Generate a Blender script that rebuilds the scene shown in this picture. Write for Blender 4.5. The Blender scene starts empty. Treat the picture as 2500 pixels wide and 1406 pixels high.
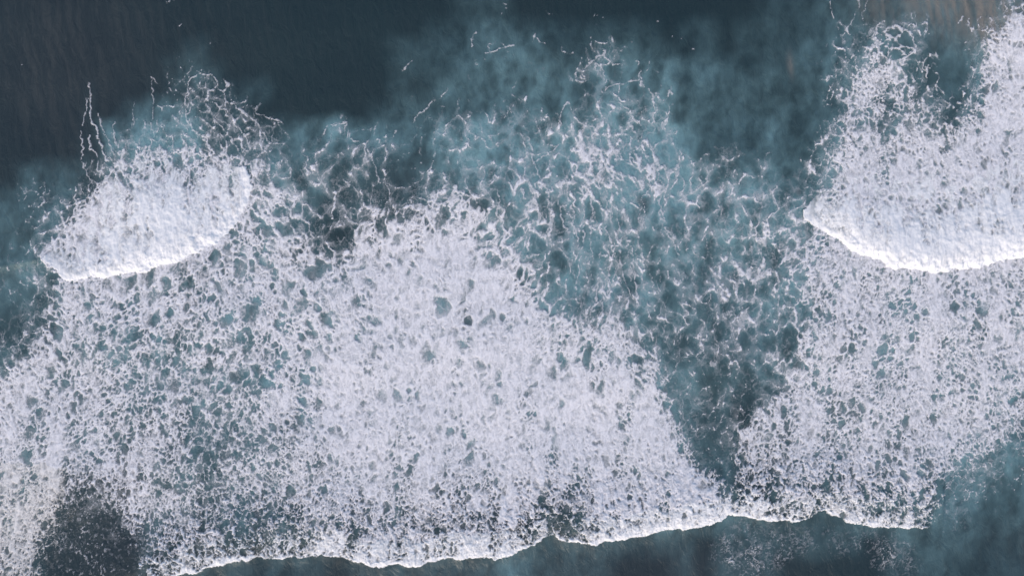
import bpy, math, random
import numpy as np

# ------------------------------------------------------------------ camera, sky, sun, exposure
scene = bpy.context.scene
M = 0.05                       # metres per unit of the survey plan (plan is 2500 x 1406 units)
CX, CY = 1250.0, 703.0
CAM_H = 110.0
cam_d = bpy.data.cameras.new('drone_camera')
cam_d.sensor_width = 36.0
cam_d.lens = 36.0 * CAM_H / 125.0
cam_d.clip_end = 20000.0
cam = bpy.data.objects.new('drone_camera', cam_d)
cam.location = (0, 0, CAM_H)
scene.collection.objects.link(cam)
scene.camera = cam

SUN_EL, SUN_AZ = 36.0, 203.0     # degrees, azimuth clockwise from +Y
world = bpy.data.worlds.new('World')
scene.world = world
world.use_nodes = True
wn = world.node_tree.nodes
sky = wn.new('ShaderNodeTexSky')
sky.sky_type = 'NISHITA'
sky.sun_disc = False
sky.sun_elevation = math.radians(SUN_EL)
sky.sun_rotation = math.radians(SUN_AZ)
sky.air_density = 1.0
sky.dust_density = 3.0
sky.ozone_density = 1.6
wn['Background'].inputs['Strength'].default_value = 0.15
world.node_tree.links.new(sky.outputs[0], wn['Background'].inputs['Color'])

sun_d = bpy.data.lights.new('sun', 'SUN')
sun_d.energy = 0.5
sun_d.angle = math.radians(20)
sun_d.color = (1.0, 0.78, 0.62)
sun = bpy.data.objects.new('sun', sun_d)
sun.rotation_euler = (math.radians(90 - SUN_EL), 0, math.radians(180 - SUN_AZ))
scene.collection.objects.link(sun)

scene.view_settings.view_transform = 'Standard'
scene.view_settings.look = 'None'
scene.view_settings.gamma = 1.0
scene.view_settings.use_curve_mapping = False
scene.view_settings.exposure = 0.40

rng = np.random.default_rng(7)
random.seed(7)
F32 = np.float32

# ------------------------------------------------------------------ plan grid
STEP = 1.7                                        # plan units per grid step (8.5 cm)
PX0, PX1, PY0, PY1 = -120.0, 2620.0, -110.0, 1516.0
NX = int((PX1 - PX0) / STEP) + 1
NY = int((PY1 - PY0) / STEP) + 1
gx = (PX0 + STEP * np.arange(NX)).astype(F32)
gy = (PY0 + STEP * np.arange(NY)).astype(F32)
X, Y = np.meshgrid(gx, gy)

def smooth(a, b, v):
    t = np.clip((v - a) / (b - a), 0, 1)
    return t * t * (3 - 2 * t)

def bilinear(img, u, v):
    h, w = img.shape[:2]
    u = np.clip(u, 0, w - 1.001); v = np.clip(v, 0, h - 1.001)
    i = u.astype(np.int32); j = v.astype(np.int32)
    fu = (u - i).astype(F32); fv = (v - j).astype(F32)
    return ((img[j, i] * (1 - fu) + img[j, i + 1] * fu) * (1 - fv)
            + (img[j + 1, i] * (1 - fu) + img[j + 1, i + 1] * fu) * fv)

def at(img, x, y):
    return bilinear(img, (x - PX0) / STEP, (y - PY0) / STEP)

def perlin(x, y, seed):
    r = np.random.default_rng(seed)
    n = 256
    ang = r.random((n, n)) * 2 * math.pi
    gxx, gyy = np.cos(ang).astype(F32), np.sin(ang).astype(F32)
    xi = np.floor(x).astype(np.int32); yi = np.floor(y).astype(np.int32)
    fx = (x - xi).astype(F32); fy = (y - yi).astype(F32)
    ux = fx * fx * fx * (fx * (fx * 6 - 15) + 10); uy = fy * fy * fy * (fy * (fy * 6 - 15) + 10)
    def g(a, b):
        ii = (xi + a) & 255; jj = (yi + b) & 255
        return gxx[jj, ii] * (fx - a) + gyy[jj, ii] * (fy - b)
    top = g(0, 0) * (1 - ux) + g(1, 0) * ux
    bot = g(0, 1) * (1 - ux) + g(1, 1) * ux
    return (top * (1 - uy) + bot * uy) * 1.5

def fbm(x, y, sx, sy, octaves, seed, gain=0.5):
    out = np.zeros(np.shape(x), F32); amp = 1.0; tot = 0.0
    for o in range(octaves):
        ca, sa = math.cos(.6 + 1.1 * o), math.sin(.6 + 1.1 * o); k = 2 ** o
        u, v = x * (k / sx), y * (k / sy)
        out += amp * perlin(u * ca - v * sa + 17.3 * o, u * sa + v * ca + 9.1 * o, seed + o)
        tot += amp; amp *= gain
    return out / tot

def rank(f):
    s = np.sort(f.ravel()[::23])
    q = np.linspace(0, 1, 513)
    v = s[(q * (len(s) - 1)).astype(int)]
    v = v + np.arange(513) * 1e-7
    return np.interp(f, v, q).astype(F32)

def blur(f, r):
    k = max(1, int(r / STEP))
    for _ in range(2):
        for ax in (0, 1):
            p = np.pad(f, [(k + 1, k) if a == ax else (0, 0) for a in (0, 1)], mode='edge')
            c = np.cumsum(p, axis=ax, dtype=np.float64)
            n = f.shape[ax]
            hi = np.take(c, np.arange(2 * k + 1, 2 * k + 1 + n), axis=ax)
            lo = np.take(c, np.arange(0, n), axis=ax)
            f = ((hi - lo) / (2 * k + 1)).astype(F32)
    return f

# ------------------------------------------------------------------ survey of the foam: 50-unit squares, digits 0-9
COVER = """
00000000000000000000000000000000000000000000000004
00000000000000000000000000000000000000000134400157
00000000000000000000000111001210000000001255410279
00000000111000000000000100102211000000001476310279
00000000122100000000100001001211100000001566520389
00000001122210000000011122112223200000001655641699
00000122233332012111122222324433300100002664666899
00000365555443121221112112225554311211015776878999
01002577667754222211112333435555432212125888999999
01115999999965312222355334534544433322236899999999
01259999999866422455556544433333222333348999999999
01289999999666522568888754333332233334456899999999
11699999976666644699999764133333222444466789999999
11477776666666766799999996322333223444467777787777
11466666666666767799999997422333123344357777777777
12566566665566677799999999754442222332356777777777
24655445555556678899999999777764222221467777777777
36655455555555689999999999977775222222467777777777
67666555544445679999999999999997421122477777777777
77766555655557779999999999999999522213677777777766
77776555554456689999999999999999622136677777777765
87776555544446679999999999999999941266677777777654
87876775544556678888888777788899982266667777765431
87855674444455677777777677787799998366667777753221
87643575555556677777777797667899999677777656772110
87411255555555566666666697636799999877777777740000
86311226666666677788888897667899999999999999900000
75200016777777788888888887888888888999999999900000
75100036777777777777777777888888888999999999900000
"""
MILK = """
00000000000000000000001110000000000001112222343233
00000000000000000000011221111111011011112332333233
00000000010000000001112333211222101011122333223333
00000000121000000001112333323444323212123333222333
00000000111110000001123333333454432222122333222333
00000023441100000012223344344565432222222333222333
00000456662111345444455665545676542223222333333333
00000566662223333222255687656677652222223333333333
02211333333334222211244565556677774434334444444444
12321333333344321111233455465556776554444444444444
23322233333444211111123333344445554444444444444444
22222233333444210112244444454444444444444444444444
33222233333444111233355544454444443444444444444444
33233333333444444555555544454444333334444444444444
22233333333444444555555554444544333334444444444444
12233333333444444555555555543444333334444444444444
12233333334444455555555555554443322223344444444444
22223333333444455555555555554443322223334444444444
33333333333444455555555555554444332223333344444444
33333333333334444555555555554444332212333344444444
33333222222333344555555555554444331102333334444444
33333222222233333444444444444333332102233333344444
33332222222233333333333333333333433211223333344444
32000002222223333333222222222233433211222223334433
22000002222222222222111111111122333221222223334322
21000002222222222222111100111222322221111222233222
11000002111111111111111111111111110111111101222211
11000001111111110111111132111100010111000001121111
11000001111111110111111132111100010111000001121111
"""
def plan_map(txt, x, y):
    a = np.array([[int(c) for c in r] for r in txt.split()], dtype=F32) / 9.0
    u = (x - 25) / 50.0; v = (y - 25) / 50.0
    h, w = a.shape
    u = np.clip(u, 0, w - 1.001); v = np.clip(v, 0, h - 1.001)
    i = u.astype(np.int32); j = v.astype(np.int32)
    fu = u - i; fv = v - j
    fu = fu * fu * (3 - 2 * fu) * .5 + fu * .5; fv = fv * fv * (3 - 2 * fv) * .5 + fv * .5
    return ((a[j, i] * (1 - fu) + a[j, i + 1] * fu) * (1 - fv) + (a[j + 1, i] * (1 - fu) + a[j + 1, i + 1] * fu) * fv).astype(F32)

# ------------------------------------------------------------------ foam edges, one polyline per breaking wave
LEFT_FRONT = [(104,632),(130,655),(160,680),(190,690),(225,678),(260,688),(300,673),(340,668),(380,655),(420,642),
              (455,628),(490,612),(530,594),(555,572),(568,545),(590,522),(607,497),(614,462),(612,430),(602,406)]
LEFT_BACK = [(602,406),(562,402),(520,400),(480,392),(430,386),(370,384),(325,388),(285,398),(264,412),(250,450),(228,480),(208,515),(190,560),(160,595),(104,632)]
RIGHT_FRONT = [(1962,511),(1964,535),(1990,556),(2030,577),(2070,600),(2110,623),(2150,641),(2180,655),(2215,656),(2250,662),
               (2290,669),(2320,657),(2360,655),(2400,648),(2440,639),(2475,632),(2500,629),(2560,618),(2640,606)]
RIGHT_BACK = [(2640,606),(2640,400),(2500,395),(2400,400),(2300,420),(2200,440),(2120,430),(2060,432),(2020,450),(1985,480),(1962,511)]
LOW = [(-200,1560),(60,1560),(250,1480),(340,1440),(430,1408),(470,1398),(520,1382),(560,1372),(610,1368),(640,1358),(700,1362),(760,1355),(830,1357),
       (870,1370),(910,1382),(935,1386),(965,1378),(1000,1383),(1025,1380),(1050,1366),(1100,1360),(1130,1365),(1165,1360),(1210,1362),(1250,1349),
       (1290,1336),(1320,1318),(1337,1306),(1352,1303),(1365,1312),(1400,1320),(1430,1328),(1460,1325),(1500,1320),(1550,1314),(1590,1301),(1640,1293),
       (1680,1288),(1720,1282),(1760,1268),(1780,1254),(1820,1258),(1860,1268),(1880,1272),(1920,1268),(1950,1272),(1975,1262),(2010,1247),
       (2040,1260),(2070,1275),(2110,1280),(2150,1283),(2190,1288),(2230,1290),(2260,1286),(2290,1272),(2304,1262),(2900,1262)]

def line_dist(x, y, pts):
    d = np.full(np.shape(x), 1e9, F32)
    for (ax, ay), (bx, by) in zip(pts[:-1], pts[1:]):
        vx, vy = bx - ax, by - ay
        L = vx * vx + vy * vy + 1e-9
        t = np.clip(((x - ax) * vx + (y - ay) * vy) / L, 0, 1)
        d = np.minimum(d, (x - ax - t * vx) ** 2 + (y - ay - t * vy) ** 2)
    return np.sqrt(d)

def inside(x, y, poly):
    c = np.zeros(np.shape(x), bool)
    for (ax, ay), (bx, by) in zip(poly, poly[1:] + poly[:1]):
        if ay == by: continue
        c ^= ((ay > y) != (by > y)) & (x < (bx - ax) * (y - ay) / (by - ay) + ax)
    return c

# noise used to ruffle every outline
ruf_x = 9 * fbm(X, Y, 46, 46, 4, 101, .6) + 3 * fbm(X, Y, 12, 12, 2, 141)
ruf_y = 9 * fbm(X, Y, 46, 46, 4, 121, .6) + 3 * fbm(X, Y, 12, 12, 2, 151)
WX, WY = X + ruf_x, Y + ruf_y
big_x = 26 * fbm(X, Y, 130, 130, 4, 161); big_y = 26 * fbm(X, Y, 130, 130, 4, 171)

def window(x0, x1, y0, y1):
    return (slice(max(0, int((y0 - PY0) / STEP)), min(NY, int((y1 - PY0) / STEP) + 1)),
            slice(max(0, int((x0 - PX0) / STEP)), min(NX, int((x1 - PX0) / STEP) + 1)))

def wave_field(front, back, box):
    s = window(*box)
    ins = np.zeros((NY, NX), bool); fd = np.full((NY, NX), 1e3, F32); bd = np.full((NY, NX), 1e3, F32)
    xs, ys = X[s] + 1.35 * ruf_x[s] + .3 * big_x[s], Y[s] + 1.35 * ruf_y[s] + .3 * big_y[s]
    ins[s] = inside(xs, ys, front + back[1:-1])
    fd[s] = line_dist(xs, ys, front); bd[s] = line_dist(X[s] + 1.5 * ruf_x[s], Y[s] + 1.5 * ruf_y[s], back)
    return ins, fd, bd
L_in, L_fd, L_bd = wave_field(LEFT_FRONT, LEFT_BACK, (20, 720, 250, 780))
R_in, R_fd, R_bd = wave_field(RIGHT_FRONT, RIGHT_BACK, (1880, 2640, 320, 780))

lx = np.array([p[0] for p in LOW], float); ly = np.array([p[1] for p in LOW], float)
low_y = np.interp(X + .4 * ruf_x, lx, ly).astype(F32)
low_d = low_y - (Y + 1.15 * ruf_y)                   # > 0 behind (above) the low front
low_d = np.where(X + .6 * ruf_x > 2304, 400, low_d).astype(F32)
lip_w = np.interp(X, [300, 430, 520, 640, 700, 830, 880, 950, 1150, 1280, 1340, 1372, 1420, 1600, 1720, 1775, 1800, 1900, 1985, 2010, 2050, 2150, 2250, 2300, 2310],
                  [16, 22, 14, 9, 4, 4, 10, 20, 18, 11, 1, 3, 16, 20, 30, 26, 14, 16, 9, 3, 8, 11, 9, 4, 0]).astype(F32)

# ------------------------------------------------------------------ cell layers: seeds spread over the plan, nearest and second nearest
def cell_size(x, y):
    s = np.interp(y, [0, 450, 640, 800, 1000, 1150, 1280, 1406], [60, 58, 52, 45, 33, 23, 15, 13])
    right = smooth(1900, 2020, x)
    s = s * (1 - right) + right * np.interp(y, [0, 120, 400, 640, 900, 1150, 1280], [32, 30, 30, 33, 29, 23, 15])
    mid = smooth(700, 840, x) * (1 - smooth(1350, 1700, x)) * smooth(520, 640, y)
    s = s * (1 + .12 * mid)
    left = (1 - smooth(560, 740, x)) * (1 - smooth(560, 640, y))
    s = s * (1 - .4 * left)
    return s

def tall(x, y):           # how far the cells are drawn out along the flow
    t = 1.6 + .7 * np.exp(-(((x - 1460) / 190) ** 2 + ((y - 620) / 190) ** 2)) + .35 * np.exp(-(((x - 1680) / 200) ** 2 + ((y - 850) / 300) ** 2))
    return t

def cells(scale, seed, gap=.5, spread=.32, reach=2.1):
    r = np.random.default_rng(seed)
    F1 = np.full((NY, NX), 9.0, F32); F2 = np.full((NY, NX), 9.0, F32); ID = np.zeros((NY, NX), F32); DY = np.zeros((NY, NX), F32)
    # dart throwing with a local radius
    n = int((PX1 - PX0) * (PY1 - PY0) / (12 * scale * 12 * scale) * 1.6)
    px = r.uniform(PX0, PX1, n); py = r.uniform(PY0, PY1, n)
    sz = cell_size(px, py) * scale * np.exp(r.normal(0, .28, n))
    keep = r.random(n) < np.minimum(1, (12 * scale) ** 2 / sz ** 2 * 2.2)
    px, py, sz = px[keep], py[keep], sz[keep]
    B = 60 * scale * gap
    bucket = {}
    pts = []
    for x, y, s in zip(px, py, sz):
        bi, bj = int(x // B), int(y // B); m = s * gap; ok = True
        for a in (-1, 0, 1):
            for b in (-1, 0, 1):
                for (qx, qy) in bucket.get((bi + a, bj + b), ()):
                    if (qx - x) ** 2 + (qy - y) ** 2 < m * m: ok = False; break
                if not ok: break
            if not ok: break
        if ok:
            bucket.setdefault((bi, bj), []).append((x, y)); pts.append((x, y, s))
    pts = np.array(pts)
    st = tall(pts[:, 0], pts[:, 1])
    ang = .45 * np.sin(pts[:, 0] / 140 + 1.3 * np.sin(pts[:, 1] / 170)) + .25 * np.sin(pts[:, 1] / 90 + pts[:, 0] / 60) + r.normal(0, .25, len(pts)); w = r.random(len(pts)) ** 1.6 * spread; rid = r.random(len(pts))
    for (x, y, s), e, a, wi, q in zip(pts, st, ang, w, rid):
        R = s * reach * e
        sl = window(x - R, x + R, y - R, y + R)
        if sl[0].stop <= sl[0].start or sl[1].stop <= sl[1].start: continue
        dx = gx[sl[1]][None, :] - F32(x); dy = gy[sl[0]][:, None] - F32(y)
        c, n_ = F32(math.cos(a)), F32(math.sin(a))
        u = (dx * c + dy * n_) * F32(math.sqrt(e) / s); v = (dy * c - dx * n_) * F32(1 / (math.sqrt(e) * s))
        d = np.sqrt(u * u + v * v) - F32(wi)
        f1 = F1[sl]; f2 = F2[sl]
        near = d < f1
        F2[sl] = np.where(near, f1, np.minimum(f2, d))
        F1[sl] = np.where(near, d, f1)
        ID[sl] = np.where(near, F32(q), ID[sl]); DY[sl] = np.where(near, v, DY[sl])
    return F1, F2, ID, DY

c1 = cells(1.0, 11)
c2 = cells(0.5, 12, gap=.5)
# warp amplitudes follow the local cell size
CS = cell_size(X, Y).astype(F32)
wx1 = CS * (.42 * fbm(X, Y, 60, 60, 3, 201, .6)) + 3.2 * fbm(X, Y, 11, 11, 2, 205)
wy1 = CS * (.42 * fbm(X, Y, 60, 60, 3, 211, .6)) + 3.2 * fbm(X, Y, 11, 11, 2, 215)
def sample_cells(c, k):
    sx, sy = X + k * wx1, Y + k * wy1
    jj = np.clip(((sy - PY0) / STEP).astype(int), 0, NY - 1); ii_ = np.clip(((sx - PX0) / STEP).astype(int), 0, NX - 1)
    return at(c[0], sx, sy), at(c[1], sx, sy), c[2][jj, ii_], at(c[3], sx, sy)
c3 = cells(0.27, 13, gap=.5, spread=.25)
F1a, F2a, IDa, DYa = sample_cells(c1, 1.0)
F1b, F2b, IDb, DYb = sample_cells(c2, .6)
F1c, F2c, IDc, DYc = sample_cells(c3, .4)
wallA = 1 - rank(F2a - F1a)           # 1 on the lace, 0 in the middle of a hole
wallB = 1 - rank(F2b - F1b)
wallC = 1 - rank(F2c - F1c)

n_mid = rank(fbm(WX, WY, 55, 70, 4, 301, .6))
n_fine = rank(fbm(X + 1.5 * ruf_x, Y, 9, 13, 3, 311, .6))
n_big = rank(fbm(X, Y, 170, 210, 4, 321, .55))

cover = plan_map(COVER, X + big_x, Y + big_y)
cover = np.clip(cover, 0, 1)
edge = np.maximum(np.maximum(-X, X - 2500), np.maximum(-Y, Y - 1406))
fade_out = smooth(105, 45, edge + .6 * big_x)
cover *= fade_out
cover *= 1 - .8 * smooth(46, 36, np.hypot(X - 2188, Y - 108))
gran = smooth(230, 60, low_d) * (X < 2330)           # choppy broken foam close behind the low fronts

cover = np.interp(cover, [0, .11, .22, .33, .44, .56, .67, .78, .89, 1], [0, .045, .10, .165, .26, .39, .51, .62, .70, .76]).astype(F32)
lanes = rank(fbm(X + .8 * big_x + .12 * Y, Y + big_y, 58, 270, 4, 451, .6)) - .5
cover = np.clip(cover * (1 + .34 * lanes * smooth(.2, .4, cover)), 0, .80)
dense = smooth(.15, .42, cover)
def hole(F1, F2, rid, lo):
    h = np.clip((F2 - F1) / .75, 0, 1) - .45 * dense * np.clip(F1 - .12, 0, 1)
    amp = 1 - (1 - lo) * (.35 + .65 * dense) * (1 - rid) ** .8
    return np.clip(h, 0, 1) * amp
HA = hole(F1a, F2a, IDa, .0) * (1 - .10 * dense); HB = hole(F1b, F2b, IDb, .10) * .80; HC = hole(F1c, F2c, IDc, .15) * .62
HB = HB * (.35 + .65 * dense); HC = HC * (.15 + .85 * dense) * (1 - .45 * smooth(.6, .74, cover))
clot = rank(fbm(X + 2 * ruf_x, Y + 2 * ruf_y, 18, 26, 4, 331, .65))
fingers = rank(fbm(X + 1.4 * ruf_x, Y, 30, 120, 3, 351, .55))
hol = np.maximum(np.maximum(HA, HB), HC)
field = 1 - rank(hol)
puff = rank(fbm(X + 2 * ruf_x, Y + 2 * ruf_y, 62, 52, 3, 441, .55)) - .5
field = field + .55 * puff * smooth(1930, 2000, X) * smooth(480, 420, Y) + .10 * n_fine + .20 * n_mid + .12 * n_big + .20 * fingers * dense
field = rank(field * (1 - .40 * gran) + gran * .52 * clot)

# traced filaments: (points, half width, strength)
strokes = []
def stroke(pts, w=2.0, k=.9, name=None): strokes.append((pts, w, k, name))
# threads trailing up from the left wave
stroke([(214,203),(218,228),(221,258),(224,288),(227,303),(239,311),(242,345),(250,375),(263,394)], 2.6, .95, 1)
stroke([(214,240),(211,268),(206,284),(203,306)], 1.9, .7, 1)
stroke([(197,318),(201,345),(199,390),(206,402),(218,430),(229,452)], 1.9, .75, 2)
stroke([(219,330),(221,362),(235,380),(241,408),(243,432)], 2.2, .85, 3)
stroke([(240,280),(249,298),(257,325),(268,350),(279,380)], 2.3, .85, 4)
stroke([(279,298),(277,320),(284,340),(290,362)], 1.8, .7, 5)
stroke([(331,248),(327,275),(328,308)], 1.4, .5, 6)
stroke([(386,204),(371,188),(369,230),(373,280),(370,310),(373,334)], 1.6, .65, 7)
# plume above the left wave
for p in ([(452,278),(450,250),(462,226),(455,200),(470,190)], [(470,190),(490,180),(515,182),(532,196),(528,212),(510,224),(506,246)],
          [(528,212),(545,222),(560,206),(548,192)], [(455,282),(470,268),(468,246),(480,236)], [(452,280),(462,308),(482,325),(502,338)],
          [(545,222),(552,250),(540,262),(520,250)], [(552,250),(575,258),(598,248)], [(575,258),(602,280),(625,300),(618,322),(600,332)],
          [(540,262),(562,290),(590,318),(604,345),(598,372),(603,402)], [(625,278),(655,285),(686,300)], [(640,320),(662,352),(690,350)],
          [(662,352),(640,372),(618,392)], [(520,290),(545,316),(566,340),(586,372),(602,400)], [(478,318),(500,345),(520,372)]):
    stroke(p, 2.1, .75)
# ring and its fellows at the top right
ring = [(2188 + 43 * math.cos(a), 108 + 41 * math.sin(a)) for a in np.linspace(-2.2, 1.35, 26)]
stroke(ring, 4.6, 1.0, 'ring')
for p in ([(2160,76),(2172,92),(2186,100),(2200,112),(2192,120)], [(2186,100),(2196,84),(2205,70)], [(2200,112),(2228,118)], [(2192,120),(2172,122),(2160,112)],
          [(2192,120),(2210,138)], [(2172,92),(2158,100),(2146,112),(2140,128)], [(2172,122),(2168,140)]):
    stroke(p, 3.0, .9, 'ring')
for p in ([(2117,0),(2110,20),(2104,36),(2106,52)], [(2022,5),(2032,22),(2036,45)], [(2092,0),(2094,20),(2086,40),(2080,66)]):
    stroke(p, 1.7, .6)
for p in ([(2139,86),(2142,62),(2150,55),(2160,64)], [(2130,96),(2134,78),(2142,62)], [(2338,55),(2348,44),(2352,40)], [(2362,45),(2366,70),(2373,82)], [(2393,76),(2410,70),(2408,65)],
          [(2440,92),(2446,70),(2456,62),(2472,64),(2480,78),(2476,98)], [(2480,78),(2492,60),(2486,44),(2494,30)], [(2480,10),(2476,0)]):
    stroke(p, 2.0, .75)
for p in ([(2235,170),(2240,150),(2255,152),(2254,166),(2262,175),(2268,160)], [(2268,160),(2262,192)], [(2282,210),(2290,190),(2286,178)], [(2286,210),(2296,220),(2304,232)], [(2295,275),(2292,290)], [(2365,215),(2362,200)], [(2315,265),(2322,252),(2330,262)]):
    stroke(p, 2.0, .8)
# wisps in the upper middle
for p in ([(1465,118),(1473,124),(1470,134),(1486,146),(1500,160),(1520,158)], [(1470,134),(1448,148),(1432,164),(1426,172)], [(1456,150),(1455,170),(1458,192)],
          [(1456,150),(1470,170),(1475,196),(1480,222),(1484,212)], [(1484,212),(1510,206),(1535,198),(1560,196),(1564,172)], [(1405,178),(1404,198),(1420,200),(1430,196)],
          [(1373,118),(1375,126),(1388,132),(1397,126)], [(1311,92),(1322,106),(1332,108)], [(1188,130),(1210,126),(1230,118),(1255,112)], [(1162,80),(1155,95),(1154,115)],
          [(1094,214),(1084,228),(1076,238)], [(1060,240),(1052,258),(1030,275),(1005,300)], [(982,170),(992,162),(1005,152)], [(1305,100),(1310,80)],
          [(1395,270),(1385,250),(1372,268),(1366,300),(1370,318)], [(1512,252),(1520,262),(1535,270),(1545,290),(1560,300)], [(1598,226),(1600,248),(1598,280),(1595,300)],
          [(1580,218),(1592,230),(1600,244)], [(1628,240),(1632,222),(1642,232)], [(1415,320),(1430,306),(1448,312),(1462,330),(1468,352)], [(1340,350),(1360,356),(1342,375),(1300,402)],
          [(1420,320),(1418,362),(1440,380),(1500,376),(1540,405)], [(1540,300),(1555,330),(1562,360),(1590,395)], [(1230,290),(1240,260),(1250,275)]):
    stroke(p, 2.0, .62)
# long filaments running with the wave
for p in ([(1290,335),(1300,390),(1318,430),(1338,480),(1345,540),(1332,600)], [(1385,460),(1398,520),(1408,570),(1420,620),(1410,680),(1404,722)], [(1440,460),(1448,520),(1442,590),(1448,640)],
          [(1482,500),(1478,560),(1490,580),(1496,630),(1480,690),(1466,760),(1455,800)], [(1508,520),(1515,580),(1514,640),(1528,690),(1545,730)], [(1540,600),(1552,660),(1556,720)],
          [(1404,722),(1430,770),(1442,800)], [(1440,780),(1455,735),(1460,690)], [(1488,700),(1478,740),(1485,790)], [(1600,480),(1622,530),(1632,575),(1660,620)],
          [(1415,470),(1428,540),(1425,600),(1402,640)], [(1363,470),(1370,530),(1384,560)], [(852,325),(862,345),(878,348)], [(838,440),(868,462),(880,480)], [(942,440),(952,462),(955,500)],
          [(1000,500),(1012,480),(1040,492),(1058,500)], [(1058,500),(1085,482),(1118,480),(1125,500),(1148,520),(1153,560),(1150,600)], [(1212,460),(1220,490),(1212,520),(1225,545)],
          [(1268,448),(1278,480),(1290,500),(1288,560)], [(890,352),(905,385),(918,420),(930,450)], [(815,310),(845,298),(838,330)], [(786,336),(790,320),(800,310),(830,300)]):
    stroke(p, 2.2, .66)
for k_, (x, y) in enumerate([(1230,8),(1226,30),(1236,20),(1333,24),(1338,32),(1345,34),(1452,32),(1456,34),(1470,44),(1474,46),(1457,60),(1442,90),(416,2),(424,3),(408,5),(52,160),(515,108),(442,60),(1604,55),(1640,88),(1665,90),(1540,105),(1690,118)]):
    stroke([(x, y), (x + 3 * math.cos(k_ * 1.7), y + 4 * math.sin(k_ * 2.3) + 1)], 1.4, .5)
sx_ = X + 1.0 * ruf_x + 5 * fbm(X, Y, 15, 15, 2, 191); sy_ = Y + .8 * ruf_y
line = np.zeros((NY, NX), F32); line_id = np.zeros((NY, NX), np.int16)
for pts, w, k, nm in strokes:
    xs = [p[0] for p in pts]; ys = [p[1] for p in pts]
    s = window(min(xs) - 26, max(xs) + 26, min(ys) - 26, max(ys) + 26)
    d = line_dist(sx_[s], sy_[s], pts)
    ww = w * (.66 if nm else .72) * (.35 + 1.1 * n_fine[s] * (.4 + 1.2 * n_mid[s]))
    v = k * (1 - smooth(.5, 1.5, d / ww)) * ((.55 if nm else .30) + (.45 if nm else .70) * smooth(.12, .5, n_fine[s])) * (.78 if nm else .85)
    hit = v > line[s]
    line[s] = np.where(hit, v, line[s])
    if nm is not None:
        line_id[s] = np.where((d < w * 2 + 3) & (v > .04), 90 if nm == 'ring' else 50 + nm, line_id[s])

# ------------------------------------------------------------------ foam density
def gblob(x, y, rx, ry): return np.exp(-(((X - x) / rx) ** 2 + ((Y - y) / ry) ** 2)).astype(F32)
below = low_d < 0
slump = smooth(-.5, .8, DYa * .75 + DYb * .45 + .6 * (n_mid - .5))
def ridged(sx, sy, seed, k):
    n = fbm(X + k * wx1 + 1.6 * ruf_x, Y + k * wy1 + 1.2 * ruf_y, sx, sy, 4, seed, .6)
    return 1 - rank(np.abs(n))
ridge1 = ridged(40, 62, 381, .8); ridge2 = ridged(14, 42, 386, .5)
n_break = rank(fbm(X + ruf_x, Y + ruf_y, 17, 22, 3, 361, .6))
field = rank(field + .13 * (ridge1 ** 2) * (1 - .3 * dense) + .12 * (ridge2 ** 2) * (1 - .65 * dense))
soft = (.12 + .22 * dense) * (1 - .35 * gran) + .50 * slump * dense * (1 - .6 * gran)
thr = 1 - cover * 1.02
lace = smooth(-soft * .6, soft * .5, field - thr) * smooth(0.005, .05, cover)
ridge3 = ridged(8, 24, 396, .3)
strand = np.maximum(np.maximum(smooth(.35, .95, ridge2), smooth(.45, .97, ridge3)), np.maximum(smooth(.6, .97, wallB), .8 * smooth(.6, .97, wallC)))
web = np.maximum(np.maximum(smooth(.40, .95, wallA), smooth(.50, .96, ridge1)), np.maximum(smooth(.60, .97, wallB), smooth(.6, .97, ridge2)))
full = smooth(.60, .74, cover)
strand = strand * (1 - full) + full * (.75 * web + .25 * strand)
plateau = np.interp(cover, [.25, .5, .64, .76], [.55, .42, .50, .68]).astype(F32)
lace *= plateau + (1 - plateau) * strand
lace *= 1 - (1 - dense) * .72 * (1 - smooth(.25, .75, n_break))
open_ = smooth(.015, .16, cover)
# veins between the holes, thinner ones inside them, and strands combed by the flow
brk = .25 + .75 * smooth(.25, .7, n_break)
vein = np.maximum(smooth(.82, .97, wallA) * .62, smooth(.86, .98, wallB) * .45) * brk
comb = np.maximum(smooth(.80, .98, ridge1) * .42, smooth(.84, .99, ridge2) * .38) * (.35 + .65 * smooth(.3, .8, n_mid))
up = np.clip(1.0 * gblob(1500, 560, 330, 330) + .8 * gblob(1720, 900, 150, 260) + .5 * gblob(950, 400, 260, 110), 0, 1)
ridge_v = 1 - rank(np.abs(fbm(X + .35 * wx1 + 1.3 * ruf_x + .5 * big_x - .22 * (X - 1450) * smooth(300, 900, Y), Y + .5 * wy1, 34, 300, 4, 431, .5)))
vein = vein * (1 - .6 * up)
comb = np.maximum(comb * (1 - .4 * up), up * .85 * smooth(.90, .985, ridge_v) * (.5 + .5 * smooth(.2, .6, n_break)))
skein = np.maximum(vein, comb) * open_ * (1 + .35 * dense) * (1 - .75 * gran) * (.6 + .4 * slump)
# film that has slumped to the lower side of each hole, and a veil of bubbles just under the surface
film = (.04 + .62 * IDa ** 1.6) * smooth(.15, .65, cover) * (.06 + .94 * slump) * (.35 + .6 * n_mid + .35 * ridge1) * (1 - .75 * gran)
film = np.clip(.85 * film + .30 * smooth(.60, .76, cover) * (.5 + .5 * n_mid), 0, .85)
soak = rank(blur(np.maximum(wallA, .8 * ridge1) ** 3, 6) + .5 * blur(wallB ** 3, 4))
veil = .20 * smooth(.35, 1, soak) * open_ * (1 - .6 * dense) * (.3 + 1.0 * n_big) * (1 - gran)
dens = 1 - (1 - lace) * (1 - skein) * (1 - film) * (1 - veil)
dens = np.clip(dens + .12 * blur(lace, 8) * (1 - dens) * (1 - gran), 0, 1)
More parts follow.
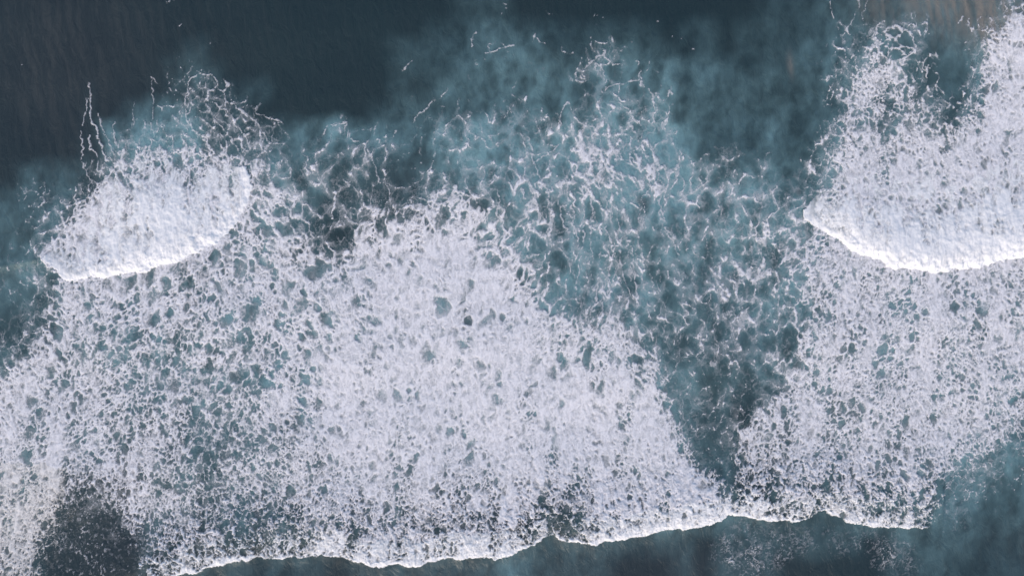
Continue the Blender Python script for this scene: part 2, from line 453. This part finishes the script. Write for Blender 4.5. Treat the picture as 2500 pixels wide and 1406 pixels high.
# body of dense foam is not even: streaked and clotted
streak = rank(fbm(X + 1.2 * ruf_x, Y, 7, 24, 3, 341, .6))
thin = rank(fbm(X + 1.8 * ruf_x + .5 * wx1, Y + ruf_y, 15, 26, 4, 371, .62))
dens *= 1 - (.16 * smooth(.6, .97, thin) + .14 * smooth(.4, .9, streak)) * (1 - .35 * gran)

comb_v = rank(fbm(X + 1.3 * ruf_x + .25 * (Y - 500), Y, 9, 46, 4, 391, .6))
def wave_body(ins, fd, bd, H):
    feather = smooth(-10, 120, bd + 120 * (fingers - .58) + 90 * (n_mid - .6) + 50 * (comb_v - .5))
    crest = smooth(50, 8, fd)
    body = np.maximum(.87 + .13 * smooth(.05, .7, .4 * n_mid + .35 * comb_v + .25 * streak), crest)
    patch = smooth(-.12, .16, n_mid + .30 * comb_v - .46 * smooth(150, 0, bd) + crest)
    return np.where(ins, np.maximum(feather * body * (.5 + .5 * patch), crest * .97), 0).astype(F32), crest * ins
Lb, Lc = wave_body(L_in, L_fd, L_bd, 1)
Rb, Rc = wave_body(R_in, R_fd, R_bd, 1)
dens = np.maximum(dens, np.maximum(Lb, Rb))
# low fronts: a solid lip, dark water in front of it
lip = smooth(0, 3, low_d) * smooth(1.25, .55, low_d / np.maximum(lip_w * (.45 + 1.1 * n_mid) + 10 * (n_mid - .5), 1)) * (lip_w > 2)
dens = np.where(below, 0, np.maximum(dens, lip * (.86 + .14 * n_fine)))
# faint old lace on the dark water
def blob(x, y, rx, ry): return np.exp(-(((X + big_x - x) / rx) ** 2 + ((Y + big_y - y) / ry) ** 2)).astype(F32)
old = np.clip(.17 * blob(1830, 1345, 75, 70) + .06 * blob(1990, 1320, 140, 60) + .10 * blob(2190, 1370, 60, 60) + .10 * blob(2340, 1240, 40, 60) + .05 * blob(2130, 1330, 60, 50), 0, 1)
olace = np.clip(np.maximum(vein, comb) * smooth(.01, .13, old) * (.35 + .9 * n_mid) + .10 * smooth(.02, .2, old) * soak, 0, .7)
dens = np.where(below | (X > 2300), np.maximum(dens, olace), dens)
dens = np.maximum(dens, line * (~below))
dens = np.maximum(dens, gblob(225, 1340, 90, 110) * np.maximum(.55 * smooth(.86, .97, n_fine), .25 * smooth(.9, .99, ridge3)) * (.3 + n_mid))
dens = (np.clip(dens, 0, 1) * (.15 + .85 * fade_out) * smooth(112, 90, edge)).astype(F32)

# ------------------------------------------------------------------ water tint: aerated (milk) and stirred-up sand
milk = plan_map(MILK, X + 1.2 * big_x, Y + 1.2 * big_y)
wisp = rank(fbm(X + 1.3 * big_x + ruf_x + .15 * Y, Y + 1.2 * big_y, 62, 190, 5, 401, .62))
wisp2 = rank(fbm(X + 2.0 * ruf_x, Y + 1.5 * ruf_y, 34, 60, 4, 411, .6))
under = rank(blur(wallA ** 3, 7) + .5 * blur(wallB ** 3, 5))
milk = milk * (.46 + .85 * wisp + .55 * wisp2 + .45 * (under - .4))
milk = milk * (1 + .25 * dense)
milk = milk + (.22 + .35 * (1 - dense)) * blur(np.where(below, 0, dens), 11) * (1 - gran)
milk = (np.clip(milk, 0, 1) * (.35 + .65 * fade_out) * smooth(112, 70, edge)).astype(F32)
tilt = X - .22 * Y + big_x * .5
vst = rank(fbm(tilt, Y, 14, 150, 4, 421, .6))
sand_a = np.clip(.95 * gblob(2330, 0, 130, 75) + .8 * gblob(2440, 70, 70, 60) + .30 * gblob(2150, 10, 60, 60) , 0, 1)
sand_b = np.clip(.22 * gblob(120, 200, 160, 260) + .15 * gblob(330, 60, 400, 160) + .25 * gblob(2490, 1330, 50, 90) + .2 * gblob(200, 1340, 110, 90), 0, 1)
tan = .8 * np.exp(-(((X - 1930 - .12 * (Y - 155)) / 7) ** 2 + ((Y - 155) / 26) ** 2)).astype(F32)
sand = np.clip(sand_a * (.25 + .95 * vst) + sand_b * smooth(.45, .95, vst) * .25 + tan * (.4 + .8 * vst), 0, 1).astype(F32)

# ------------------------------------------------------------------ height of the surface (metres)
def swell(x, y):
    z = .07 * np.sin(y / 58.0 + .7 * np.sin(x / 330.0)) + .04 * np.sin(y / 27.0 + x / 140.0) + .05 * np.sin(x / 47.0 - y / 80.0)
    return z.astype(F32)
base = swell(X, Y)
base += (.5 * np.exp(-((low_d - 60) / 70) ** 2) * (low_d > 60) + .5 * smooth(-40, 60, low_d) * (low_d <= 60)) * .8
shoulder = np.interp(X, [-120, 0, 105, 130], [668, 652, 632, 660]).astype(F32) - Y
base += .55 * np.where(shoulder > 0, np.exp(-shoulder / 150), np.exp(shoulder / 26)) * smooth(175, 90, X)
def profile(ins, fd, H):
    return np.where(ins, H * (1 - np.exp(-fd / 25)) * np.exp(-fd / 260), 0).astype(F32)
prof = profile(L_in, L_fd, 1.0) * smooth(640, 430, X) * smooth(0, 150, L_bd) + profile(R_in, R_fd, 1.0) * smooth(0, 160, R_bd)
lowp = np.where(below, 0, (1 - np.exp(-np.maximum(low_d, 0) / (.35 * lip_w + 3))) * np.exp(-np.maximum(low_d, 0) / 60) * np.minimum(lip_w / 30, 1.2) * .42).astype(F32)
domeA = np.sqrt(np.clip(1 - (F1b / .75) ** 2, 0, 1)); 
lump_n = .55 * fbm(X + .5 * ruf_x, Y, 12, 34, 4, 501, .6) + .45 * fbm(X, Y, 18, 22, 4, 506, .62); lump_b = 1 - 2.2 * np.abs(fbm(X + ruf_x, Y + ruf_y, 34, 44, 3, 511, .55))
in_wave = np.maximum(L_in * smooth(20, 150, L_bd), R_in * smooth(20, 150, R_bd)).astype(F32)
near_lip = np.maximum(np.maximum(Lc, Rc), lip)
foam_h = .02 + .13 * dens + .05 * dens * lump_n * (1 - in_wave)
foam_h += in_wave * (.20 * lump_n + .05 * lump_b) * smooth(0, 16, np.minimum(L_fd, R_fd))
foam_h += near_lip * (.26 * lump_n) * smooth(0, 8, np.where(lip > 0, low_d, 20))
foam_h += gran * dens * .16 * clot
Z = (base + prof + lowp + foam_h).astype(F32)

# ------------------------------------------------------------------ which foam belongs to which thing
names = {}
owner = np.zeros((NY, NX), np.int16)
SITES = [  # patches of lace and carpet, by the places they cover
    (11, [(120,800),(300,800),(500,700),(650,600),(690,480),(300,1000),(500,950),(650,850),(40,900),(60,1050),(400,1150),(600,1150),(690,1050),(300,1180),(150,1000),(560,1290),(400,1300),(720,1290)]),
    (12, [(900,650),(1000,560),(1100,600),(1200,650),(900,800),(1100,800),(1250,800),(1400,850),(1500,850),(800,950),(1000,950),(1200,950),(1400,1000),(1550,1000),(800,1100),(1000,1150),(1200,1150),(1400,1150),(1600,1150),(850,1250),(1100,1250),(1480,1230),(1650,1230),(800,750),(1300,720)]),
    (13, [(2000,640),(2100,750),(2300,750),(2450,750),(2000,900),(2200,900),(2400,900),(1920,1000),(2100,1050),(2300,1050),(2430,1000),(1880,1150),(2000,1180),(2200,1180),(1950,780),(2450,1080)]),
    (14, [(780,380),(900,380),(1000,350),(1150,300),(1100,400),(850,450),(950,470),(1250,350),(1250,460),(1100,200),(1250,150),(800,520),(820,580),(1000,430),(1320,250)]),
    (15, [(1400,200),(1480,180),(1500,350),(1450,300),(1600,300),(1600,400),(1750,430),(1850,450),(1900,480),(1700,300),(1550,430)]),
    (16, [(1400,560),(1450,650),(1500,700),(1560,620),(1650,600),(1800,600),(1850,700),(1700,750),(1650,900),(1750,950),(1800,800),(1720,1080),(1380,480),(1900,580),(1420,740)]),
    (17, [(2100,150),(2200,200),(2100,300),(2200,300),(2250,250),(2050,380),(2200,390),(2280,330),(2000,440)]),
    (18, [(2450,120),(2480,250),(2400,320),(2350,370),(2470,60)]),
    (19, [(480,220),(520,280),(600,300),(640,350),(670,400),(560,340)]),
    (20, [(40,460),(100,500),(130,560),(60,600),(150,480)]),
    (21, [(40,1200),(40,1350),(100,1250),(90,1390)]),
    (22, [(1830,1350),(2000,1340),(1780,1390)]),
    (23, [(2200,1360),(2340,1250),(2400,1180),(2480,1130)]),
    (24, [(230,1320),(180,1400),(280,1390),(190,1270)]),
    (25, [(30,700),(30,780),(60,740)]),
]
best = np.full((NY, NX), 1e12, F32)
QX, QY = X + big_x + ruf_x, Y + big_y + ruf_y
for oid, pts in SITES:
    for (x, y) in pts:
        d = (QX - x) ** 2 + (QY - y) ** 2
        m = d < best
        best = np.where(m, d, best); owner[m] = oid
owner[below & (X > 420)] = np.where(owner[below & (X > 420)] == 23, 23, 22)
owner[(X > 2120) & (Y > 1290) ] = 23
LF = [(430, 835), (835, 1352), (1352, 1780), (1780, 2010), (2010, 2312)]
LF[0] = (330, 835)
for k, (a, b) in enumerate(LF):
    m = (~below) & (X >= a) & (X < b) & (low_d < 62 + 20 * (n_mid - .5)) & (lip_w > 0)
    owner[m] = 30 + 2 * k + 1
    owner[m & (low_d < lip_w * 1.05 + 10 * (n_mid - .5))] = 30 + 2 * k
ruffed = n_mid * 14
owner[L_in & (Lb > .22)] = 3
owner[L_in & (L_fd < 36 + ruffed)] = 2
owner[R_in & (Rb > .22)] = 5
owner[R_in & (R_fd < 32 + ruffed)] = 4
free = ~(L_in | R_in)
m = (line_id > 0) & free & ((line_id == 90) | (cover < .16))
owner[m] = line_id[m]
owner[(np.hypot(X - 2188, Y - 108) < 49 + .4 * ruf_x) & (X + Y > 2245)] = 90

# ------------------------------------------------------------------ materials
def mat(name):
    m = bpy.data.materials.new(name); m.use_nodes = True
    nt = m.node_tree; nt.nodes.clear()
    out = nt.nodes.new('ShaderNodeOutputMaterial')
    return m, nt, out
def node(nt, t, **kw):
    n = nt.nodes.new(t)
    for k, v in kw.items(): setattr(n, k, v)
    return n
def attr(nt, name):
    n = nt.nodes.new('ShaderNodeAttribute'); n.attribute_name = name; return n.outputs['Fac']
def math_(nt, op, a, b=None, c=None, clamp=False):
    n = node(nt, 'ShaderNodeMath', operation=op, use_clamp=clamp)
    for i, v in enumerate((a, b, c)):
        if v is None: continue
        if isinstance(v, (int, float)): n.inputs[i].default_value = v
        else: nt.links.new(v, n.inputs[i])
    return n.outputs[0]
def noise(nt, scale, detail=4, rough=.6, stretch=None, dist=0.0):
    tc = node(nt, 'ShaderNodeTexCoord'); mp = node(nt, 'ShaderNodeMapping')
    nt.links.new(tc.outputs['Object'], mp.inputs[0])
    if stretch: mp.inputs['Scale'].default_value = stretch
    n = node(nt, 'ShaderNodeTexNoise'); n.inputs['Scale'].default_value = scale
    n.inputs['Detail'].default_value = detail; n.inputs['Roughness'].default_value = rough; n.inputs['Distortion'].default_value = dist
    nt.links.new(mp.outputs[0], n.inputs['Vector'])
    return n.outputs['Fac']
def mixc(nt, f, a, b):
    n = node(nt, 'ShaderNodeMix', data_type='RGBA')
    for i, v in ((0, f), (6, a), (7, b)):
        if isinstance(v, tuple): n.inputs[i].default_value = (*v, 1)
        elif isinstance(v, (int, float)): n.inputs[i].default_value = v
        else: nt.links.new(v, n.inputs[i])
    return n.outputs[2]

def foam_material(name, colour, bump):
    m, nt, out = mat(name)
    a = attr(nt, 'foam_cover')
    n1 = noise(nt, 5.0, 5, .65, (1.15, .75, 1))
    n2 = noise(nt, 14.0, 3, .6)
    # bubbles thin the foam unevenly, most where it is half there
    edge = math_(nt, 'MULTIPLY', a, math_(nt, 'SUBTRACT', 1.0, a))
    dn = math_(nt, 'ADD', math_(nt, 'MULTIPLY', math_(nt, 'SUBTRACT', n1, .5), 2.6), math_(nt, 'MULTIPLY', math_(nt, 'SUBTRACT', n2, .5), 1.0))
    aa = math_(nt, 'ADD', a, math_(nt, 'MULTIPLY', dn, edge), clamp=True)
    b = node(nt, 'ShaderNodeBsdfPrincipled')
    b.inputs['Roughness'].default_value = .85
    b.inputs['Specular IOR Level'].default_value = .15
    nt.links.new(mixc(nt, n1, tuple(c * .94 for c in colour), colour), b.inputs['Base Color'])
    bp = node(nt, 'ShaderNodeBump'); bp.inputs['Strength'].default_value = bump; bp.inputs['Distance'].default_value = .12
    nt.links.new(math_(nt, 'ADD', n1, math_(nt, 'MULTIPLY', n2, .5)), bp.inputs['Height'])
    nt.links.new(bp.outputs[0], b.inputs['Normal'])
    tr = node(nt, 'ShaderNodeBsdfTransparent'); mx = node(nt, 'ShaderNodeMixShader')
    nt.links.new(aa, mx.inputs[0]); nt.links.new(tr.outputs[0], mx.inputs[1]); nt.links.new(b.outputs[0], mx.inputs[2])
    nt.links.new(mx.outputs[0], out.inputs['Surface'])
    return m
FOAM = foam_material('lace_foam', (.84, .83, .85), .16)
SURF = foam_material('whitewater_foam', (.87, .875, .88), .15)

def water_material():
    m, nt, out = mat('sea_water')
    mk = attr(nt, 'aeration'); sd = attr(nt, 'sediment'); rd = attr(nt, 'weed')
    big = noise(nt, .045, 4, .55, (1.4, .8, 1), .4)
    fine = noise(nt, 1.1, 5, .62, (2.2, .35, 1), .3)
    clot_ = noise(nt, .55, 5, .65, (1.2, .7, 1), .8)
    deep = mixc(nt, big, (.015, .036, .042), (.024, .041, .046))
    deep = mixc(nt, math_(nt, 'MULTIPLY', rd, .5), deep, (.038, .043, .049))
    deep = mixc(nt, math_(nt, 'MULTIPLY', math_(nt, 'SUBTRACT', fine, .35), .35, clamp=True), deep, (.055, .066, .072))
    f = math_(nt, 'MULTIPLY', mk, math_(nt, 'ADD', .55, math_(nt, 'MULTIPLY', clot_, .9)), clamp=True)
    ramp = node(nt, 'ShaderNodeValToRGB')
    nt.links.new(f, ramp.inputs[0])
    e = ramp.color_ramp.elements
    e[0].position = 0; e[0].color = (0, 0, 0, 1); e[1].position = 1; e[1].color = (1, 1, 1, 1)
    col = mixc(nt, ramp.outputs[0], deep, (.176, .314, .338))
    col = mixc(nt, math_(nt, 'MULTIPLY', sd, math_(nt, 'ADD', .55, math_(nt, 'MULTIPLY', fine, .9)), clamp=True), col, (.215, .205, .18))
    b = node(nt, 'ShaderNodeBsdfPrincipled')
    b.inputs['Roughness'].default_value = .22
    b.inputs['IOR'].default_value = 1.33
    nt.links.new(col, b.inputs['Base Color'])
    bp = node(nt, 'ShaderNodeBump'); bp.inputs['Strength'].default_value = .55; bp.inputs['Distance'].default_value = .35
    rip = noise(nt, .9, 6, .6, (1.0, .55, 1), .6)
    nt.links.new(rip, bp.inputs['Height']); nt.links.new(bp.outputs[0], b.inputs['Normal'])
    nt.links.new(b.outputs[0], out.inputs['Surface'])
    return m
WATER = water_material()

# ------------------------------------------------------------------ meshes
def tag(o, label=None, cat=None, group=None, kind=None):
    for k, v in (('label', label), ('category', cat), ('group', group), ('kind', kind)):
        if v: o[k] = v
    return o
def quad_mesh(name, co, quads, material, attrs):
    me = bpy.data.meshes.new(name)
    me.vertices.add(len(co)); me.vertices.foreach_set('co', np.ascontiguousarray(co, F32).ravel())
    me.loops.add(quads.size); me.loops.foreach_set('vertex_index', np.ascontiguousarray(quads, np.int32).ravel())
    me.polygons.add(len(quads)); me.polygons.foreach_set('loop_start', np.arange(0, quads.size, 4, dtype=np.int32))
    me.polygons.foreach_set('use_smooth', np.ones(len(quads), bool))
    for k, v in attrs.items():
        a = me.attributes.new(k, 'FLOAT', 'POINT'); a.data.foreach_set('value', np.ascontiguousarray(v, F32))
    me.materials.append(material)
    me.update(calc_edges=True)
    o = bpy.data.objects.new(name, me); scene.collection.objects.link(o)
    return o

# the sea: fine under the camera, coarser and coarser out to the horizon
def axis(a, b, step):
    core = np.arange(a, b + step * .5, step)
    g = 3 * step * 1.35 ** np.arange(0, 26); g = np.cumsum(g)
    return np.concatenate([(core[0] - g)[::-1], core, core[-1] + g])
wx = axis(PX0 + 12, PX1 - 12, 4.2); wy = axis(PY0 + 12, PY1 - 12, 4.2)
WXg, WYg = np.meshgrid(wx, wy)
cxg = np.clip(WXg, PX0 + 2, PX1 - 4); cyg = np.clip(WYg, PY0 + 2, PY1 - 4)
out_d = np.maximum(np.abs(WXg - cxg), np.abs(WYg - cyg))
fade = np.exp(-out_d / 400)
wz = at(base + .45 * prof + .35 * lowp, cxg, cyg) * fade - .05
weed_f = np.clip(gblob(150, 150, 330, 330) + .6 * gblob(300, 1340, 120, 120) + .8 * gblob(1100, 1430, 500, 60) + .8 * gblob(1650, 1370, 260, 60) + .5 * gblob(2480, 1350, 160, 100) + .7 * gblob(1100, 460, 260, 90), 0, 1)
co = np.stack([(WXg - CX) * M, (CY - WYg) * M, wz], -1).reshape(-1, 3)
ny, nx = WXg.shape
ii = np.arange(ny * nx).reshape(ny, nx)
q = np.stack([ii[1:, :-1], ii[1:, 1:], ii[:-1, 1:], ii[:-1, :-1]], -1).reshape(-1, 4)
water = quad_mesh('water', co, q, WATER, {
    'aeration': (at(milk, cxg, cyg) * np.exp(-out_d / 60)).ravel(), 'sediment': (at(sand, cxg, cyg) * np.exp(-out_d / 40)).ravel(), 'weed': (at(weed_f, cxg, cyg) * np.exp(-out_d / 120)).ravel()})
tag(water, 'dark teal sea water with milky streaks under the foam', None, None, 'structure')

# foam: every grid square that carries foam, split by owner
MIN = .05
vis = (np.maximum(np.maximum(dens[:-1, :-1], dens[1:, :-1]), np.maximum(dens[:-1, 1:], dens[1:, 1:])) > MIN)
qown = owner[:-1, :-1]
idx = np.arange(NY * NX).reshape(NY, NX)
allq = np.stack([idx[1:, :-1], idx[1:, 1:], idx[:-1, 1:], idx[:-1, :-1]], -1)
ALLCO = np.stack([(X - CX) * M, (CY - Y) * M, Z], -1).reshape(-1, 3)
DF = dens.ravel()
def foam_piece(name, oid, material, origin=None):
    m = vis & (qown == oid)
    qs = allq[m]
    if len(qs) == 0: return None
    u, inv = np.unique(qs.ravel(), return_inverse=True)
    co = ALLCO[u]
    if origin is None:
        origin = np.array([co[:, 0].mean(), co[:, 1].mean(), 0.0])
    o = quad_mesh(name, co - np.asarray(origin, F32), inv.reshape(-1, 4), material, {'foam_cover': DF[u]})
    o.location = origin
    return o
def empty(name, px, py):
    o = bpy.data.objects.new(name, None); o.location = ((px - CX) * M, (CY - py) * M, 0); o.empty_display_size = .5
    scene.collection.objects.link(o); return o
def wave(name, px, py, parts, label, group):
    e = empty(name, px, py)
    tag(e, label, name.replace('_', ' '), group)
    for pn, oid in parts:
        o = foam_piece(pn, oid, SURF, tuple(e.location))
        if o:
            o.parent = e; o.location = (0, 0, 0)
    return e
SANDY = foam_material('sandy_foam', (.84, .815, .79), .16)
g1 = 'tall waves breaking into white water'
wave('breaking_wave', 350, 640, [('crest', 2), ('white_water', 3)], 'smaller white breaking wave at the left with a blunt rounded right end', g1)
wave('breaking_wave', 2250, 660, [('crest', 4), ('white_water', 5)], 'largest breaking wave at the right edge with a thick slanting cream crest', g1)
g2 = 'low foam fronts rolling over the dark water'
for k, (px, py, lab) in enumerate([
    (560, 1372, 'low foam front beside the dark notch at lower left, running off the bottom edge'),
    (1080, 1362, 'low scalloped foam front along the bottom, between the lower left front and the dark gap'),
    (1580, 1302, 'thick bright foam front sloping up to the right, just right of the dark gap'),
    (1900, 1268, 'short foam front sagging between two upward points, below the dark channel'),
    (2170, 1284, 'rightmost low foam front with a thin lip ending in a hooked tip')]):
    wave('rolling_wave', px, py, [('lip', 30 + 2 * k), ('foam_trail', 31 + 2 * k)], lab, g2)
for nm, oid, lab in [
    ('foam_carpet', 11, 'wide netted foam carpet with large open holes below the left breaking wave'),
    ('foam_carpet', 12, 'densest whitest foam carpet in the middle of the scene'),
    ('foam_carpet', 13, 'even lilac white foam carpet below the largest right hand wave'),
    ('foam_lace', 14, 'thin broken foam lace over teal water above the middle foam carpet'),
    ('foam_lace', 15, 'bluish bright swirls of foam lace in the upper right middle'),
    ('foam_lace', 16, 'long upright foam filaments in the dark channel between the middle and right carpets'),
    ('foam_clump', 17, 'ragged foam clump full of round holes standing above the right breaking wave'),
    ('foam_clump', 18, 'solid white foam bank along the upper right edge'),
    ('foam_plume', 19, 'curling foam plume above the right end of the left breaking wave'),
    ('foam_wisp', 20, 'faint foam wisps on teal water at the left edge above the wave shoulder'),
    ('foam_carpet', 21, 'yellowish foam in the lower left corner beside the dark notch'),
    ('foam_lace', 22, 'faint old foam lace on dark water below the low fronts'),
    ('foam_wisp', 23, 'pale wisps on teal water in the lower right corner'),
    ('foam_fleck', 24, 'sparse foam flecks in the dark notch at the lower left'),
    ('foam_lace', 25, 'thin foam lace on dark water under the left wave shoulder')]:
    o = foam_piece(nm, oid, SANDY if oid == 21 else FOAM)
    if o: tag(o, lab, nm.replace('_', ' '), None, 'stuff')
o = foam_piece('foam_ring', 90, FOAM)
tag(o, 'round foam ring with spokes at the top of the ragged right hand clump', 'foam ring')
g3 = 'foam threads trailing above the left wave'
for k, lab in [(1, 'longest thickest foam thread, wriggling down to the corner of the left wave'), (2, 'leftmost thin foam thread, reaching furthest down beside the left wave'),
               (3, 'short foam thread between the leftmost thread and the longest one'), (4, 'foam thread just right of the longest one, running into the white water'),
               (5, 'short faint foam thread right of the one that runs into the white water'), (6, 'faint straight foam thread standing alone above the left white water'),
               (7, 'tall dotted foam thread hooked at its top, nearest the curling plume')]:
    o = foam_piece('foam_thread', 50 + k, FOAM)
    if o: tag(o, lab, 'foam thread', g3)
tris = sum(len(o.data.polygons) * 2 for o in scene.objects if o.type == 'MESH')
print('triangles', tris)
